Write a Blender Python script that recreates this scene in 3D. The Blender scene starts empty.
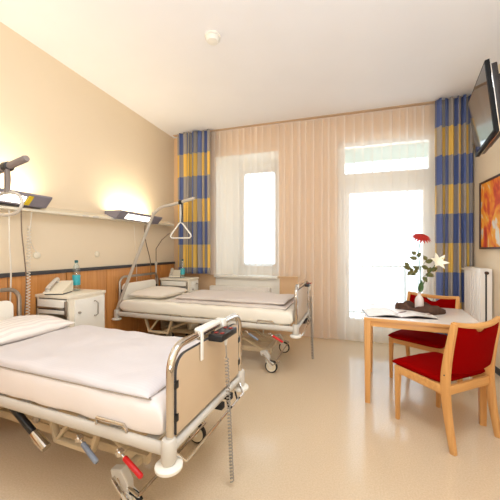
import bpy, bmesh, math, random
from mathutils import Vector, Matrix, noise
random.seed(7)
PI = math.pi
SC = bpy.context.scene
COL = SC.collection
def R(d): return math.radians(d)
def lin(r, g, b):
    f = lambda c: (c/255/12.92) if c/255 <= .04045 else ((c/255+.055)/1.055)**2.4
    return (f(r), f(g), f(b), 1)

# ------------------------------------------------------------------ camera
cam = bpy.data.objects.new('camera', bpy.data.cameras.new('camera')); COL.objects.link(cam)
cam.data.sensor_width = 36; cam.data.lens = 36*293/500; cam.data.clip_start = .02
cam.location = (0, 0, 1.34); cam.rotation_euler = (R(90), 0, math.atan(90/293))
SC.camera = cam
# ------------------------------------------------------------------ world, lights, exposure
w = bpy.data.worlds.new('sky'); SC.world = w; w.use_nodes = True
w.node_tree.nodes['Background'].inputs[0].default_value = (.76, .88, 1, 1)
w.node_tree.nodes['Background'].inputs[1].default_value = 3.1
def area(name, loc, rot, sx, sy, power, color):
    l = bpy.data.lights.new(name, 'AREA'); l.shape = 'RECTANGLE'; l.size = sx; l.size_y = sy
    l.energy = power; l.color = color
    o = bpy.data.objects.new(name, l); o.location = loc; o.rotation_euler = rot; COL.objects.link(o); return o
area('overhead_fill', (.1, 1.0, 3.30), (0, 0, 0), .8, .8, 27, (.78, .88, 1))  # added fill light overhead, out of view, with no fixture
area('upward_fill', (.3, -.9, .9), (R(180-14), 0, 0), 1.3, 1.3, 88, (.74, .86, 1))  # added upward fill behind the camera to brighten the ceiling
area('rear_fill', (-.9, -1.5, 3.0), (R(50), 0, R(-10)), 1.6, 1.0, 13, (.76, .88, 1))  # added fill from the back of the room, no lamp there
SC.view_settings.view_transform = 'Standard'; SC.view_settings.look = 'None'
SC.view_settings.exposure = 0.42; SC.view_settings.gamma = 1; SC.view_settings.use_curve_mapping = False
SC.cycles.transparent_max_bounces = 24; SC.cycles.max_bounces = 10; SC.cycles.diffuse_bounces = 6
SC.cycles.sample_clamp_indirect = 6

# ------------------------------------------------------------------ materials
def new_mat(name):
    m = bpy.data.materials.new(name); m.use_nodes = True
    nt = m.node_tree; return m, nt, nt.nodes['Principled BSDF']
def mat(name, col, rough=.5, metal=0, spec=.5, bump=0, bscale=200, var=0, vscale=8):
    m, nt, b = new_mat(name); N, Lk = nt.nodes, nt.links
    c = lin(*col)
    b.inputs['Base Color'].default_value = c; b.inputs['Roughness'].default_value = rough
    b.inputs['Metallic'].default_value = metal; b.inputs['Specular IOR Level'].default_value = spec
    tc = N.new('ShaderNodeTexCoord')
    nz = N.new('ShaderNodeTexNoise'); nz.inputs['Scale'].default_value = vscale; Lk.new(tc.outputs['Object'], nz.inputs[0])
    mx = N.new('ShaderNodeMix'); mx.data_type = 'RGBA'
    v = max(var, .03)
    mx.inputs[6].default_value = (c[0]*(1-v), c[1]*(1-v), c[2]*(1-v), 1)
    mx.inputs[7].default_value = (min(1, c[0]*(1+v)), min(1, c[1]*(1+v)), min(1, c[2]*(1+v)), 1)
    Lk.new(nz.outputs[0], mx.inputs[0]); Lk.new(mx.outputs[2], b.inputs['Base Color'])
    if bump:
        n2 = N.new('ShaderNodeTexNoise'); n2.inputs['Scale'].default_value = bscale; Lk.new(tc.outputs['Object'], n2.inputs[0])
        bp = N.new('ShaderNodeBump'); bp.inputs['Strength'].default_value = bump; bp.inputs['Distance'].default_value = .004
        Lk.new(n2.outputs[0], bp.inputs['Height']); Lk.new(bp.outputs[0], b.inputs['Normal'])
    return m
def wood(name, c1, c2, rough=.4, axis='Z', scale=1.0):
    m, nt, b = new_mat(name); N, Lk = nt.nodes, nt.links
    tc = N.new('ShaderNodeTexCoord'); mp = N.new('ShaderNodeMapping')
    s = [26*scale]*3; s['XYZ'.index(axis)] = 1.2*scale; mp.inputs['Scale'].default_value = s
    nz = N.new('ShaderNodeTexNoise'); nz.inputs['Scale'].default_value = 1.6; nz.inputs['Detail'].default_value = 6
    nz.inputs['Distortion'].default_value = .6
    cr = N.new('ShaderNodeValToRGB'); cr.color_ramp.elements[0].color = lin(*c1); cr.color_ramp.elements[1].color = lin(*c2)
    cr.color_ramp.elements[0].position = .3; cr.color_ramp.elements[1].position = .7
    Lk.new(tc.outputs['Object'], mp.inputs[0]); Lk.new(mp.outputs[0], nz.inputs[0]); Lk.new(nz.outputs[0], cr.inputs[0])
    Lk.new(cr.outputs[0], b.inputs['Base Color']); b.inputs['Roughness'].default_value = rough
    return m
def emis(name, col, strength):
    m, nt, b = new_mat(name); b.inputs['Base Color'].default_value = lin(*col)
    b.inputs['Emission Color'].default_value = lin(*col); b.inputs['Emission Strength'].default_value = strength
    return m
M = {}
M['wall_left'] = mat('wall_cream', (232, 214, 186), .85, bump=.25, bscale=160, var=.02, vscale=2)
M['wall_right'] = mat('wall_peach', (236, 220, 194), .85, bump=.25, bscale=160, var=.02, vscale=2)
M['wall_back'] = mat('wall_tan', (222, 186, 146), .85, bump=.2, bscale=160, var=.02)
M['reveal'] = mat('reveal_white', (250, 248, 240), .7)
M['ceiling'] = mat('ceiling_paint', (236, 234, 235), .9, bump=.15, bscale=120, var=.02, vscale=2)
M['beech'] = wood('beech', (208, 148, 84), (226, 172, 106), .38)
M['beech_x'] = wood('beech_horizontal', (208, 148, 84), (226, 172, 106), .38, 'X')
M['panel'] = wood('panel_veneer', (192, 126, 62), (210, 148, 84), .4)
M['bedpanel'] = mat('bed_panel_peach', (202, 178, 148), .4, var=.03, vscale=5)
M['headpanel'] = mat('bed_panel_cream', (244, 238, 226), .45)
M['dark'] = mat('dark_strip', (62, 60, 62), .5)
M['black'] = mat('black_plastic', (22, 22, 24), .4)
M['rubber'] = mat('rubber', (30, 29, 29), .7)
M['white'] = mat('white_plastic', (236, 232, 222), .4)
M['cream'] = mat('cream_enamel', (232, 222, 200), .4)
M['cabinet'] = mat('cabinet_white', (234, 224, 204), .4)
M['greymetal'] = mat('grey_enamel', (206, 200, 190), .35, spec=.6)
M['beigemetal'] = mat('beige_enamel', (204, 184, 152), .45)
M['chrome'] = mat('chrome', (214, 208, 200), .08, metal=1)
M['steel'] = mat('steel', (176, 168, 158), .32, metal=1)
M['pole'] = mat('pole_grey', (190, 180, 166), .35, spec=.6)
M['pole_dark'] = mat('pole_taupe', (128, 116, 110), .4, spec=.4)
M['lampgrey'] = mat('lamp_grey', (134, 128, 138), .45)
M['lens'] = emis('lamp_lens', (255, 250, 235), 5.0)
M['red'] = mat('red_grip', (204, 20, 24), .35)
M['slate'] = mat('slate_grip', (126, 134, 150), .45)
M['yellow'] = mat('yellow_sticker', (226, 196, 40), .5)
M['fabric_red'] = mat('red_upholstery', (138, 1, 1), .95, 0, .04, bump=.5, bscale=500, var=.06, vscale=30)
M['tabletop'] = mat('table_laminate', (226, 217, 208), .22, var=.02)
M['bark'] = mat('bark', (80, 54, 40), .85, bump=1, bscale=40, var=.5, vscale=18)
M['vase'] = mat('vase_glaze', (226, 214, 206), .3)
M['petal_red'] = mat('petal_red', (176, 30, 16), .6, var=.2, vscale=30)
M['petal_white'] = mat('petal_white', (240, 236, 214), .6)
M['leaf'] = mat('leaf', (62, 92, 44), .5, var=.3, vscale=20)
M['leaf_dry'] = mat('leaf_olive', (92, 88, 40), .6, var=.4, vscale=30)
M['paper'] = mat('paper', (238, 232, 226), .45)
M['teal'] = mat('teal_label', (60, 170, 180), .4, var=.35, vscale=60)
M['cap'] = mat('teal_cap', (20, 90, 96), .4)
M['cable_brown'] = mat('cable_brown', (122, 100, 82), .6)
M['track'] = mat('track_tan', (200, 172, 144), .5)
M['handset_grey'] = mat('handset_grey', (206, 196, 182), .45)
M['cable_grey'] = mat('cable_grey', (150, 142, 130), .5)
M['cable_white'] = mat('cable_white', (222, 212, 196), .5)
M['radiator'] = mat('radiator_white', (242, 236, 228), .35)
M['tvback'] = mat('tv_housing', (34, 26, 24), .35)
M['concrete'] = mat('balcony_concrete', (205, 205, 198), .8, bump=.3, bscale=60)
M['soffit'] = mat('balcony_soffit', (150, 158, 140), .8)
M['outmetal'] = mat('balcony_metal', (170, 176, 178), .5)

def fabric(name, c, stripe=None, sscale=40, axis=0, rough=.9, bump=.3):
    m, nt, b = new_mat(name); N, Lk = nt.nodes, nt.links
    b.inputs['Roughness'].default_value = rough; b.inputs['Base Color'].default_value = lin(*c)
    b.inputs['Specular IOR Level'].default_value = .2
    tc = N.new('ShaderNodeTexCoord')
    nz = N.new('ShaderNodeTexNoise'); nz.inputs['Scale'].default_value = 5; nz.inputs['Detail'].default_value = 4
    Lk.new(tc.outputs['Object'], nz.inputs[0])
    bp = N.new('ShaderNodeBump'); bp.inputs['Strength'].default_value = bump; bp.inputs['Distance'].default_value = .02
    Lk.new(nz.outputs[0], bp.inputs['Height']); Lk.new(bp.outputs[0], b.inputs['Normal'])
    if stripe:
        sp = N.new('ShaderNodeSeparateXYZ'); Lk.new(tc.outputs['Object'], sp.inputs[0])
        mu = N.new('ShaderNodeMath'); mu.operation = 'MULTIPLY'; mu.inputs[1].default_value = sscale; Lk.new(sp.outputs[axis], mu.inputs[0])
        fr = N.new('ShaderNodeMath'); fr.operation = 'FRACT'; Lk.new(mu.outputs[0], fr.inputs[0])
        gt = N.new('ShaderNodeMath'); gt.operation = 'GREATER_THAN'; gt.inputs[1].default_value = .55; Lk.new(fr.outputs[0], gt.inputs[0])
        mx = N.new('ShaderNodeMix'); mx.data_type = 'RGBA'; mx.inputs[6].default_value = lin(*c); mx.inputs[7].default_value = lin(*stripe)
        Lk.new(gt.outputs[0], mx.inputs[0]); Lk.new(mx.outputs[2], b.inputs['Base Color'])
    return m
M['sheet'] = fabric('sheet', (238, 230, 226))
M['sheet_cream'] = fabric('sheet_cream', (240, 234, 220))
M['duvet'] = fabric('duvet', (214, 207, 206), (216, 209, 208), 60, 1)
M['pillow'] = fabric('pillow', (240, 232, 224), (228, 219, 212), 24, 0)
M['pillow2'] = fabric('pillow_beige', (232, 222, 208))
M['blanket'] = fabric('blanket', (216, 206, 198), (211, 200, 192), 40, 0)
M['seam'] = mat('duvet_piping', (150, 138, 122), .8)

# floor: glossy speckled linoleum
m, nt, b = new_mat('linoleum'); N, Lk = nt.nodes, nt.links
tc = N.new('ShaderNodeTexCoord')
n1 = N.new('ShaderNodeTexNoise'); n1.inputs['Scale'].default_value = 110; n1.inputs['Detail'].default_value = 6
n2 = N.new('ShaderNodeTexNoise'); n2.inputs['Scale'].default_value = 3
cr = N.new('ShaderNodeValToRGB'); cr.color_ramp.elements[0].position = .35; cr.color_ramp.elements[1].position = .68
cr.color_ramp.elements[0].color = lin(208, 186, 156); cr.color_ramp.elements[1].color = lin(219, 198, 169)
Lk.new(tc.outputs['Object'], n1.inputs[0]); Lk.new(tc.outputs['Object'], n2.inputs[0]); Lk.new(n1.outputs[0], cr.inputs[0])
Lk.new(cr.outputs[0], b.inputs['Base Color'])
mr = N.new('ShaderNodeMapRange'); mr.inputs['To Min'].default_value = .10; mr.inputs['To Max'].default_value = .19
Lk.new(n2.outputs[0], mr.inputs[0]); Lk.new(mr.outputs[0], b.inputs['Roughness'])
b.inputs['Specular IOR Level'].default_value = .5
M['floor'] = m
# plaid drapes (uv.x metres along the cloth, uv.y height)
m, nt, b = new_mat('plaid'); N, Lk = nt.nodes, nt.links
uv = N.new('ShaderNodeUVMap'); sp = N.new('ShaderNodeSeparateXYZ'); Lk.new(uv.outputs[0], sp.inputs[0])
def band(sock, period, off, duty):
    a = N.new('ShaderNodeMath'); a.operation = 'ADD'; a.inputs[1].default_value = off; Lk.new(sock, a.inputs[0])
    d = N.new('ShaderNodeMath'); d.operation = 'DIVIDE'; d.inputs[1].default_value = period; Lk.new(a.outputs[0], d.inputs[0])
    f = N.new('ShaderNodeMath'); f.operation = 'FRACT'; Lk.new(d.outputs[0], f.inputs[0])
    g = N.new('ShaderNodeMath'); g.operation = 'LESS_THAN'; g.inputs[1].default_value = duty; Lk.new(f.outputs[0], g.inputs[0])
    return g.outputs[0]
BLUE, GOLD = lin(86, 102, 152), lin(230, 186, 88)
ad = N.new('ShaderNodeMath'); ad.operation = 'ADD'; Lk.new(band(sp.outputs[1], .76, 1.52-1.05, .5), ad.inputs[0]); Lk.new(band(sp.outputs[0], .31, .05, .48), ad.inputs[1])
hf_ = N.new('ShaderNodeMath'); hf_.operation = 'MULTIPLY'; hf_.inputs[1].default_value = .5; Lk.new(ad.outputs[0], hf_.inputs[0])
cr = N.new('ShaderNodeValToRGB'); cr.color_ramp.interpolation = 'CONSTANT'; e = cr.color_ramp.elements
e[0].position = 0; e[0].color = BLUE; e[1].position = .75; e[1].color = GOLD; x = e.new(.25); x.color = lin(158, 150, 142)
Lk.new(hf_.outputs[0], cr.inputs[0]); Lk.new(cr.outputs[0], b.inputs['Base Color']); b.inputs['Roughness'].default_value = .85
M['plaid'] = m
# sheer voile
m, nt, b = new_mat('voile'); N, Lk = nt.nodes, nt.links; N.remove(b)
df = N.new('ShaderNodeBsdfDiffuse'); df.inputs[0].default_value = lin(254, 248, 240)
tl = N.new('ShaderNodeBsdfTranslucent'); tl.inputs[0].default_value = lin(254, 250, 244)
m1 = N.new('ShaderNodeMixShader'); m1.inputs[0].default_value = .28; Lk.new(df.outputs[0], m1.inputs[1]); Lk.new(tl.outputs[0], m1.inputs[2])
tr = N.new('ShaderNodeBsdfTransparent'); m2 = N.new('ShaderNodeMixShader'); m2.inputs[0].default_value = .33
Lk.new(tr.outputs[0], m2.inputs[1]); Lk.new(m1.outputs[0], m2.inputs[2]); Lk.new(m2.outputs[0], N['Material Output'].inputs[0])
M['voile'] = m
def glass(name, tint, k=.06):
    m, nt, b = new_mat(name); N, Lk = nt.nodes, nt.links; N.remove(b)
    tr = N.new('ShaderNodeBsdfTransparent'); tr.inputs[0].default_value = tint
    gl = N.new('ShaderNodeBsdfGlossy'); gl.inputs['Roughness'].default_value = .03
    mx = N.new('ShaderNodeMixShader'); mx.inputs[0].default_value = k
    Lk.new(tr.outputs[0], mx.inputs[1]); Lk.new(gl.outputs[0], mx.inputs[2]); Lk.new(mx.outputs[0], N['Material Output'].inputs[0])
    return m
M['glass'] = glass('window_glass', (.97, .98, .97, 1), .05)
M['pet'] = glass('bottle_plastic', (.86, .93, .95, 1), .12)
# TV screen
m, nt, b = new_mat('tv_screen'); b.inputs['Base Color'].default_value = (.012, .011, .012, 1); b.inputs['Roughness'].default_value = .05
b.inputs['IOR'].default_value = 2.4; M['screen'] = m
# abstract painting
m, nt, b = new_mat('abstract_paint'); N, Lk = nt.nodes, nt.links
tc = N.new('ShaderNodeTexCoord'); mp = N.new('ShaderNodeMapping'); mp.inputs['Scale'].default_value = (1, 6, 4)
mp.inputs['Rotation'].default_value = (.35, 0, 0)
nz = N.new('ShaderNodeTexNoise'); nz.inputs['Scale'].default_value = .7; nz.inputs['Detail'].default_value = 3; nz.inputs['Distortion'].default_value = 1.2
cr = N.new('ShaderNodeValToRGB'); e = cr.color_ramp.elements
e[0].position = .30; e[0].color = lin(176, 40, 22); e[1].position = .66; e[1].color = lin(222, 220, 210)
for p, c in ((.42, (214, 78, 30)), (.5, (236, 140, 30)), (.57, (240, 176, 60)), (.60, (226, 200, 180))):
    x = e.new(p); x.color = lin(*c)
Lk.new(tc.outputs['Object'], mp.inputs[0]); Lk.new(mp.outputs[0], nz.inputs[0]); Lk.new(nz.outputs[0], cr.inputs[0])
Lk.new(cr.outputs[0], b.inputs['Base Color']); b.inputs['Roughness'].default_value = .6; M['painting'] = m
# printed page
m, nt, b = new_mat('printed_page'); N, Lk = nt.nodes, nt.links
tc = N.new('ShaderNodeTexCoord'); nz = N.new('ShaderNodeTexNoise'); nz.inputs['Scale'].default_value = 9
cr = N.new('ShaderNodeValToRGB'); e = cr.color_ramp.elements; e[0].position = .40; e[0].color = lin(110, 60, 60); e[1].position = .47; e[1].color = lin(238, 232, 226)
Lk.new(tc.outputs['Object'], nz.inputs[0]); Lk.new(nz.outputs[0], cr.inputs[0]); Lk.new(cr.outputs[0], b.inputs['Base Color']); b.inputs['Roughness'].default_value = .4
M['page'] = m

# ------------------------------------------------------------------ mesh helpers
class MB:
    def __init__(s): s.bm = bmesh.new()
    def add(s, verts, faces):
        vs = [s.bm.verts.new(v) for v in verts]
        for f in faces:
            try: s.bm.faces.new([vs[i] for i in f])
            except ValueError: pass
        return s
    def box(s, x0, x1, y0, y1, z0, z1, bev=0, mtx=None):
        t = bmesh.new(); bmesh.ops.create_cube(t, size=1)
        for v in t.verts: v.co = Vector(((x0+x1)/2+v.co.x*(x1-x0), (y0+y1)/2+v.co.y*(y1-y0), (z0+z1)/2+v.co.z*(z1-z0)))
        if bev: bmesh.ops.bevel(t, geom=t.edges[:], offset=bev, segments=2, profile=.6, affect='EDGES')
        return s.merge(t, mtx)
    def merge(s, t, mtx=None):
        if mtx: t.transform(mtx)
        t.verts.index_update()
        s.add([v.co.copy() for v in t.verts], [[v.index for v in f.verts] for f in t.faces]); t.free(); return s
    def tube(s, pts, r, n=10, caps=True, sx=1, sz=1, closed=False):
        """round (or oval) tube along a polyline; r may be a list"""
        P = [Vector(p) for p in pts]; rr = r if isinstance(r, (list, tuple)) else [r]*len(P)
        rings = []; up = None
        for i, p in enumerate(P):
            if closed: d = P[(i+1) % len(P)]-P[i-1]
            else: d = P[min(i+1, len(P)-1)]-P[max(i-1, 0)]
            d.normalize()
            if up is None:
                up = Vector((0, 0, 1)) if abs(d.z) < .9 else Vector((0, 1, 0))
            side = d.cross(up).normalized(); up = side.cross(d).normalized()
            rings.append([s.bm.verts.new(p+side*math.cos(a)*rr[i]*sx+up*math.sin(a)*rr[i]*sz) for a in [2*PI*k/n for k in range(n)]])
        for i in range(len(rings)-(0 if closed else 1)):
            A, B = rings[i], rings[(i+1) % len(rings)]
            for k in range(n): s.bm.faces.new([A[k], A[(k+1) % n], B[(k+1) % n], B[k]])
        if caps and not closed: s.bm.faces.new(rings[0][::-1]); s.bm.faces.new(rings[-1])
        return s
    def rbar(s, pts, wd, ht, upv=(0, 0, 1)):
        """rectangular bar along a polyline; wd, ht may be lists"""
        P = [Vector(p) for p in pts]; W = wd if isinstance(wd, (list, tuple)) else [wd]*len(P); H = ht if isinstance(ht, (list, tuple)) else [ht]*len(P)
        rings = []
        for i, p in enumerate(P):
            d = (P[min(i+1, len(P)-1)]-P[max(i-1, 0)]).normalized(); side = d.cross(Vector(upv)).normalized(); u = side.cross(d).normalized()
            c = []
            q = .22
            for a, b_ in ((1, 1-q), (1-q, 1), (-1+q, 1), (-1, 1-q), (-1, -1+q), (-1+q, -1), (1-q, -1), (1, -1+q)):
                c.append(s.bm.verts.new(p+side*a*W[i]/2+u*b_*H[i]/2))
            rings.append(c)
        for A, B in zip(rings, rings[1:]):
            for k in range(8): s.bm.faces.new([A[k], A[(k+1) % 8], B[(k+1) % 8], B[k]])
        s.bm.faces.new(rings[0][::-1]); s.bm.faces.new(rings[-1]); return s
    def lathe(s, prof, o=(0, 0, 0), n=24, axis='Z'):
        o = Vector(o); rings = []
        def pt(r, h, a):
            x, y = r*math.cos(a), r*math.sin(a)
            return o+{'Z': Vector((x, y, h)), 'X': Vector((h, x, y)), 'Y': Vector((x, h, y))}[axis]
        for r, h in prof: rings.append([s.bm.verts.new(pt(max(r, 1e-4), h, 2*PI*k/n)) for k in range(n)])
        for A, B in zip(rings, rings[1:]):
            for k in range(n): s.bm.faces.new([A[k], A[(k+1) % n], B[(k+1) % n], B[k]])
        s.bm.faces.new(rings[0][::-1]); s.bm.faces.new(rings[-1]); return s
    def prism(s, poly, axis, a, b_):
        """extrude a 2D polygon along an axis from a to b_"""
        f = {'X': lambda p, t: (t, p[0], p[1]), 'Y': lambda p, t: (p[0], t, p[1]), 'Z': lambda p, t: (p[0], p[1], t)}[axis]
        n = len(poly); v = [f(p, a) for p in poly]+[f(p, b_) for p in poly]
        return s.add(v, [list(range(n))[::-1], list(range(n, 2*n))]+[[i, (i+1) % n, n+(i+1) % n, n+i] for i in range(n)])
    def grid(s, nu, nv, fn):
        vs = [[s.bm.verts.new(fn(i/nu, j/nv)) for j in range(nv+1)] for i in range(nu+1)]
        for i in range(nu):
            for j in range(nv): s.bm.faces.new([vs[i][j], vs[i+1][j], vs[i+1][j+1], vs[i][j+1]])
        return s
    def soft(s, x0, x1, y0, y1, z0, z1, k=8, nu=40, nv=24, wob=0, wsc=4, sag=0, seed=0, flat=.5, taper=0):
        """cushion: superellipse slab with wrinkles"""
        cx, cy, cz = (x0+x1)/2, (y0+y1)/2, (z0+z1)/2; hx, hy, hz = (x1-x0)/2, (y1-y0)/2, (z1-z0)/2
        def sh(u): return math.copysign(abs(math.sin(u*PI/2))**.8, u)
        top, bot = [], []
        for i in range(nu+1):
            for sgn, arr in ((1, top), (-1, bot)):
                row = []
                for j in range(nv+1):
                    u, v = sh(2*i/nu-1), sh(2*j/nv-1)
                    h = max(0, (1-abs(u)**k))**flat*max(0, (1-abs(v)**k))**flat
                    x, y = cx+u*hx*(1-taper*v), cy+v*hy
                    z = cz+sgn*hz*h
                    nn = noise.noise(Vector((x*wsc+seed, y*wsc, sgn*3)))+.5*noise.noise(Vector((x*wsc*2.3, y*wsc*2.3+seed, sgn*5)))
                    edge = 1 if h > .02 else .35
                    z += wob*nn*edge*(1 if sgn > 0 else .3)-sag*(u*u*v*v)*hz
                    x += wob*.4*nn*abs(u); y += wob*.4*nn*abs(v)
                    if sgn < 0 and (i in (0, nu) or j in (0, nv)): row.append(top_row(top, i, j)); continue
                    row.append(s.bm.verts.new((x, y, z)))
                arr.append(row)
        for i in range(nu):
            for j in range(nv):
                s.bm.faces.new([top[i][j], top[i+1][j], top[i+1][j+1], top[i][j+1]])
                s.bm.faces.new([bot[i][j], bot[i][j+1], bot[i+1][j+1], bot[i+1][j]])
        return s
    def build(s, name, m, parent=None, loc=None, rot=None, smooth=True, ang=40, uv=None, fix=True):
        if fix: bmesh.ops.recalc_face_normals(s.bm, faces=s.bm.faces[:])
        me = bpy.data.meshes.new(name); s.bm.to_mesh(me); s.bm.free()
        me.materials.append(M[m] if isinstance(m, str) else m)
        if smooth:
            me.polygons.foreach_set('use_smooth', [True]*len(me.polygons)); me.set_sharp_from_angle(angle=R(ang))
        o = bpy.data.objects.new(name, me); COL.objects.link(o)
        if loc: o.location = loc
        if rot: o.rotation_euler = rot
        if parent: o.parent = parent
        return o
def top_row(top, i, j): return top[i][j]
def tag(o, label, cat, group=None, kind=None):
    if label: o['label'] = label
    if cat: o['category'] = cat
    if group: o['group'] = group
    if kind: o['kind'] = kind
    return o
def thing(name, label, cat, loc=(0, 0, 0), rz=0, group=None):
    o = bpy.data.objects.new(name, None); o.empty_display_size = .1; COL.objects.link(o)
    o.location = loc; o.rotation_euler = (0, 0, rz); return tag(o, label, cat, group)
def struct(o): o['kind'] = 'structure'; return o
def arc(c, r, a0, a1, n, f):
    return [f(c[0]+r*math.cos(R(a0+(a1-a0)*i/n)), c[1]+r*math.sin(R(a0+(a1-a0)*i/n))) for i in range(n+1)]
def rpoly(x0, x1, z0, z1, r, n=5, bottom=True):
    p = []
    for cx, cz, a in ((x1-r, z1-r, 0), (x0+r, z1-r, 90), (x0+r, z0+r, 180), (x1-r, z0+r, 270)):
        if a >= 180 and not bottom: p.append((x0, z0) if a == 180 else (x1, z0)); continue
        p += [(cx+r*math.cos(R(a+90*i/n)), cz+r*math.sin(R(a+90*i/n))) for i in range(n+1)]
    return p
def helix(p0, p1, r, turns, n=9):
    P0, P1 = Vector(p0), Vector(p1); d = (P1-P0); u = d.normalized(); a = u.orthogonal().normalized(); b_ = u.cross(a)
    return [P0+d*(i/(turns*n))+a*r*math.cos(2*PI*i/n)+b_*r*math.sin(2*PI*i/n) for i in range(turns*n+1)]
def bez(pts, n=8):
    """Catmull-Rom through points"""
    P = [Vector(p) for p in pts]; out = []
    for i in range(len(P)-1):
        p0, p1, p2, p3 = P[max(i-1, 0)], P[i], P[i+1], P[min(i+2, len(P)-1)]
        for k in range(n):
            t = k/n; out.append(.5*((2*p1)+(-p0+p2)*t+(2*p0-5*p1+4*p2-p3)*t*t+(-p0+3*p1-3*p2+p3)*t**3))
    out.append(P[-1]); return out

# ------------------------------------------------------------------ room shell
XL, XR, YB, YF, ZC = -2.83, 1.63, 4.60, -2.3, 3.33
struct(MB().box(XL-.15, XR+.15, YF-.15, YB+.45, -.12, 0).build('floor', 'floor', smooth=False))
struct(MB().box(XL-.15, XR+.15, YF-.15, YB+.45, ZC, ZC+.12).build('ceiling', 'ceiling', smooth=False))
struct(MB().box(XL-.15, XL, YF-.15, YB+.45, 0, ZC).build('wall_left', 'wall_left', smooth=False))
struct(MB().box(XR, XR+.15, YF-.15, YB+.45, 0, ZC).build('wall_right', 'wall_right', smooth=False))
struct(MB().box(XL, XR, YF-.15, YF, 0, ZC).build('wall_rear', 'wall_right', smooth=False))
WX0, WX1, WZ0, WZ1 = -2.02, -.94, .92, 2.92
DX0, DX1, DZ1 = -.03, 1.30, 2.98
Y1 = YB+.45
b = MB().box(XL, WX0, YB, Y1, 0, ZC).box(WX0, WX1, YB, Y1, 0, WZ0).box(WX0, WX1, YB, Y1, WZ1, ZC).box(WX1, DX0, YB, Y1, 0, ZC)
b.box(DX0, DX1, YB, Y1, DZ1, ZC).box(DX1, XR, YB, Y1, 0, ZC)
struct(b.build('wall_back', 'wall_back', smooth=False))
# splayed white reveal, sill
b = MB().prism([(WX0, YB), (WX0+.27, Y1-.05), (WX0, Y1-.05)], 'Z', WZ0, WZ1)
b.prism([(YB, WZ1), (Y1-.05, WZ1), (Y1-.05, WZ1-.10)], 'X', WX0, WX1)
struct(b.build('trim_1', 'reveal', smooth=False))
struct(MB().box(WX0, WX1, YB-.09, Y1-.1, WZ0-.035, WZ0+.002, .006).build('trim_2', 'white'))
struct(MB().box(WX0, WX1+.02, YB-.012, YB, .08, WZ0-.035).build('trim_7', 'white', smooth=False))
# wooden panelling with seams and dark rail
b = MB(); ys = [-.45, .13, .70, 1.28, 1.85, 2.43, 3.0, 3.58, 4.16, 4.58]
for y0, y1 in zip(ys, ys[1:]): b.box(XL, XL+.022, y0+.004, y1-.004, .02, 1.10, .002)
struct(b.build('trim_3', 'panel'))
b = MB().box(XL, XL+.012, ys[0], ys[-1], .0, 1.10).box(XL, XL+.034, ys[0], ys[-1], 1.098, 1.135, .004)
struct(b.build('trim_4', 'dark'))
b = MB().box(XL, XR, YB-.012, YB, 0, .07)
struct(MB().box(XR-.012, XR, YF, YB, 0, .07, .003).build('baseboard_right', 'dark'))
b.bm.free()
# window with rounded sash
def ring_prism(mb, outer, inner, y0, y1):
    n = len(outer); v = []
    for y in (y0, y1):
        v += [(p[0], y, p[1]) for p in outer]+[(p[0], y, p[1]) for p in inner]
    f = []
    for i in range(n):
        j = (i+1) % n
        f += [[i, j, n+j, n+i], [2*n+i, 3*n+i, 3*n+j, 2*n+j], [i, 2*n+i, 2*n+j, j], [n+i, n+j, 3*n+j, 3*n+i]]
    return mb.add(v, f)
win = struct(ring_prism(MB(), rpoly(WX0+.25, WX1, WZ0, WZ1-.09, .012), rpoly(WX0+.33, WX1-.07, WZ0+.07, WZ1-.16, .012), 4.93, 5.0).build('window_1', 'white'))
sx0, sx1 = WX0+.33, WX1-.07
s = ring_prism(MB(), rpoly(sx0+.005, sx1-.005, WZ0+.075, WZ1-.165, .02), rpoly(sx0+.075, sx1-.05, WZ0+.15, WZ1-.24, .06), 4.90, 4.95).build('window_sash', 'greymetal', win)
MB().box(sx0+.06, sx1-.04, 4.922, 4.928, WZ0+.13, WZ1-.22).build('pane', 'glass', win)
MB().tube([(sx0+.035, 4.89, 1.75), (sx0+.035, 4.86, 1.75), (sx0+.035, 4.86, 1.63)], .009).build('window_handle', 'greymetal', win)
# balcony door: frame, transom, leaf
dy0, dy1 = 4.72, 4.80
door = struct(MB().box(DX0, DX0+.09, dy0, dy1, 0, DZ1, .004).box(DX1-.09, DX1, dy0, dy1, 0, DZ1, .004).box(DX0+.09, DX1-.09, dy0, dy1, DZ1-.07, DZ1, 0)
     .box(DX0+.09, DX1-.09, dy0+.002, dy1, 2.335, 2.50, 0).box(DX0+.09, DX1-.09, dy0, dy1, 0, .05).build('door_1', 'white'))
l0, l1 = DX0+.093, DX1-.093
ring_prism(MB(), rpoly(l0, l1, .055, 2.33, .005), rpoly(l0+.075, l1-.075, .30, 2.20, .02), dy0-.02, dy1-.02).build('door_leaf', 'white', door)
MB().box(l0+.07, l1-.07, dy0+.02, dy0+.026, .28, 2.22).build('pane', 'glass', door)
MB().box(l0, l1, dy0+.03, dy0+.036, 2.502, DZ1-.072).build('pane', 'glass', door)
MB().box(l0+.02, l0+.05, dy0-.03, dy0-.02, .98, 1.14, .003).tube([(l0+.035, dy0-.02, 1.1), (l0+.035, dy0-.07, 1.1), (l0+.035, dy0-.07, .98)], .009).build('door_handle', 'greymetal', door)
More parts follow.
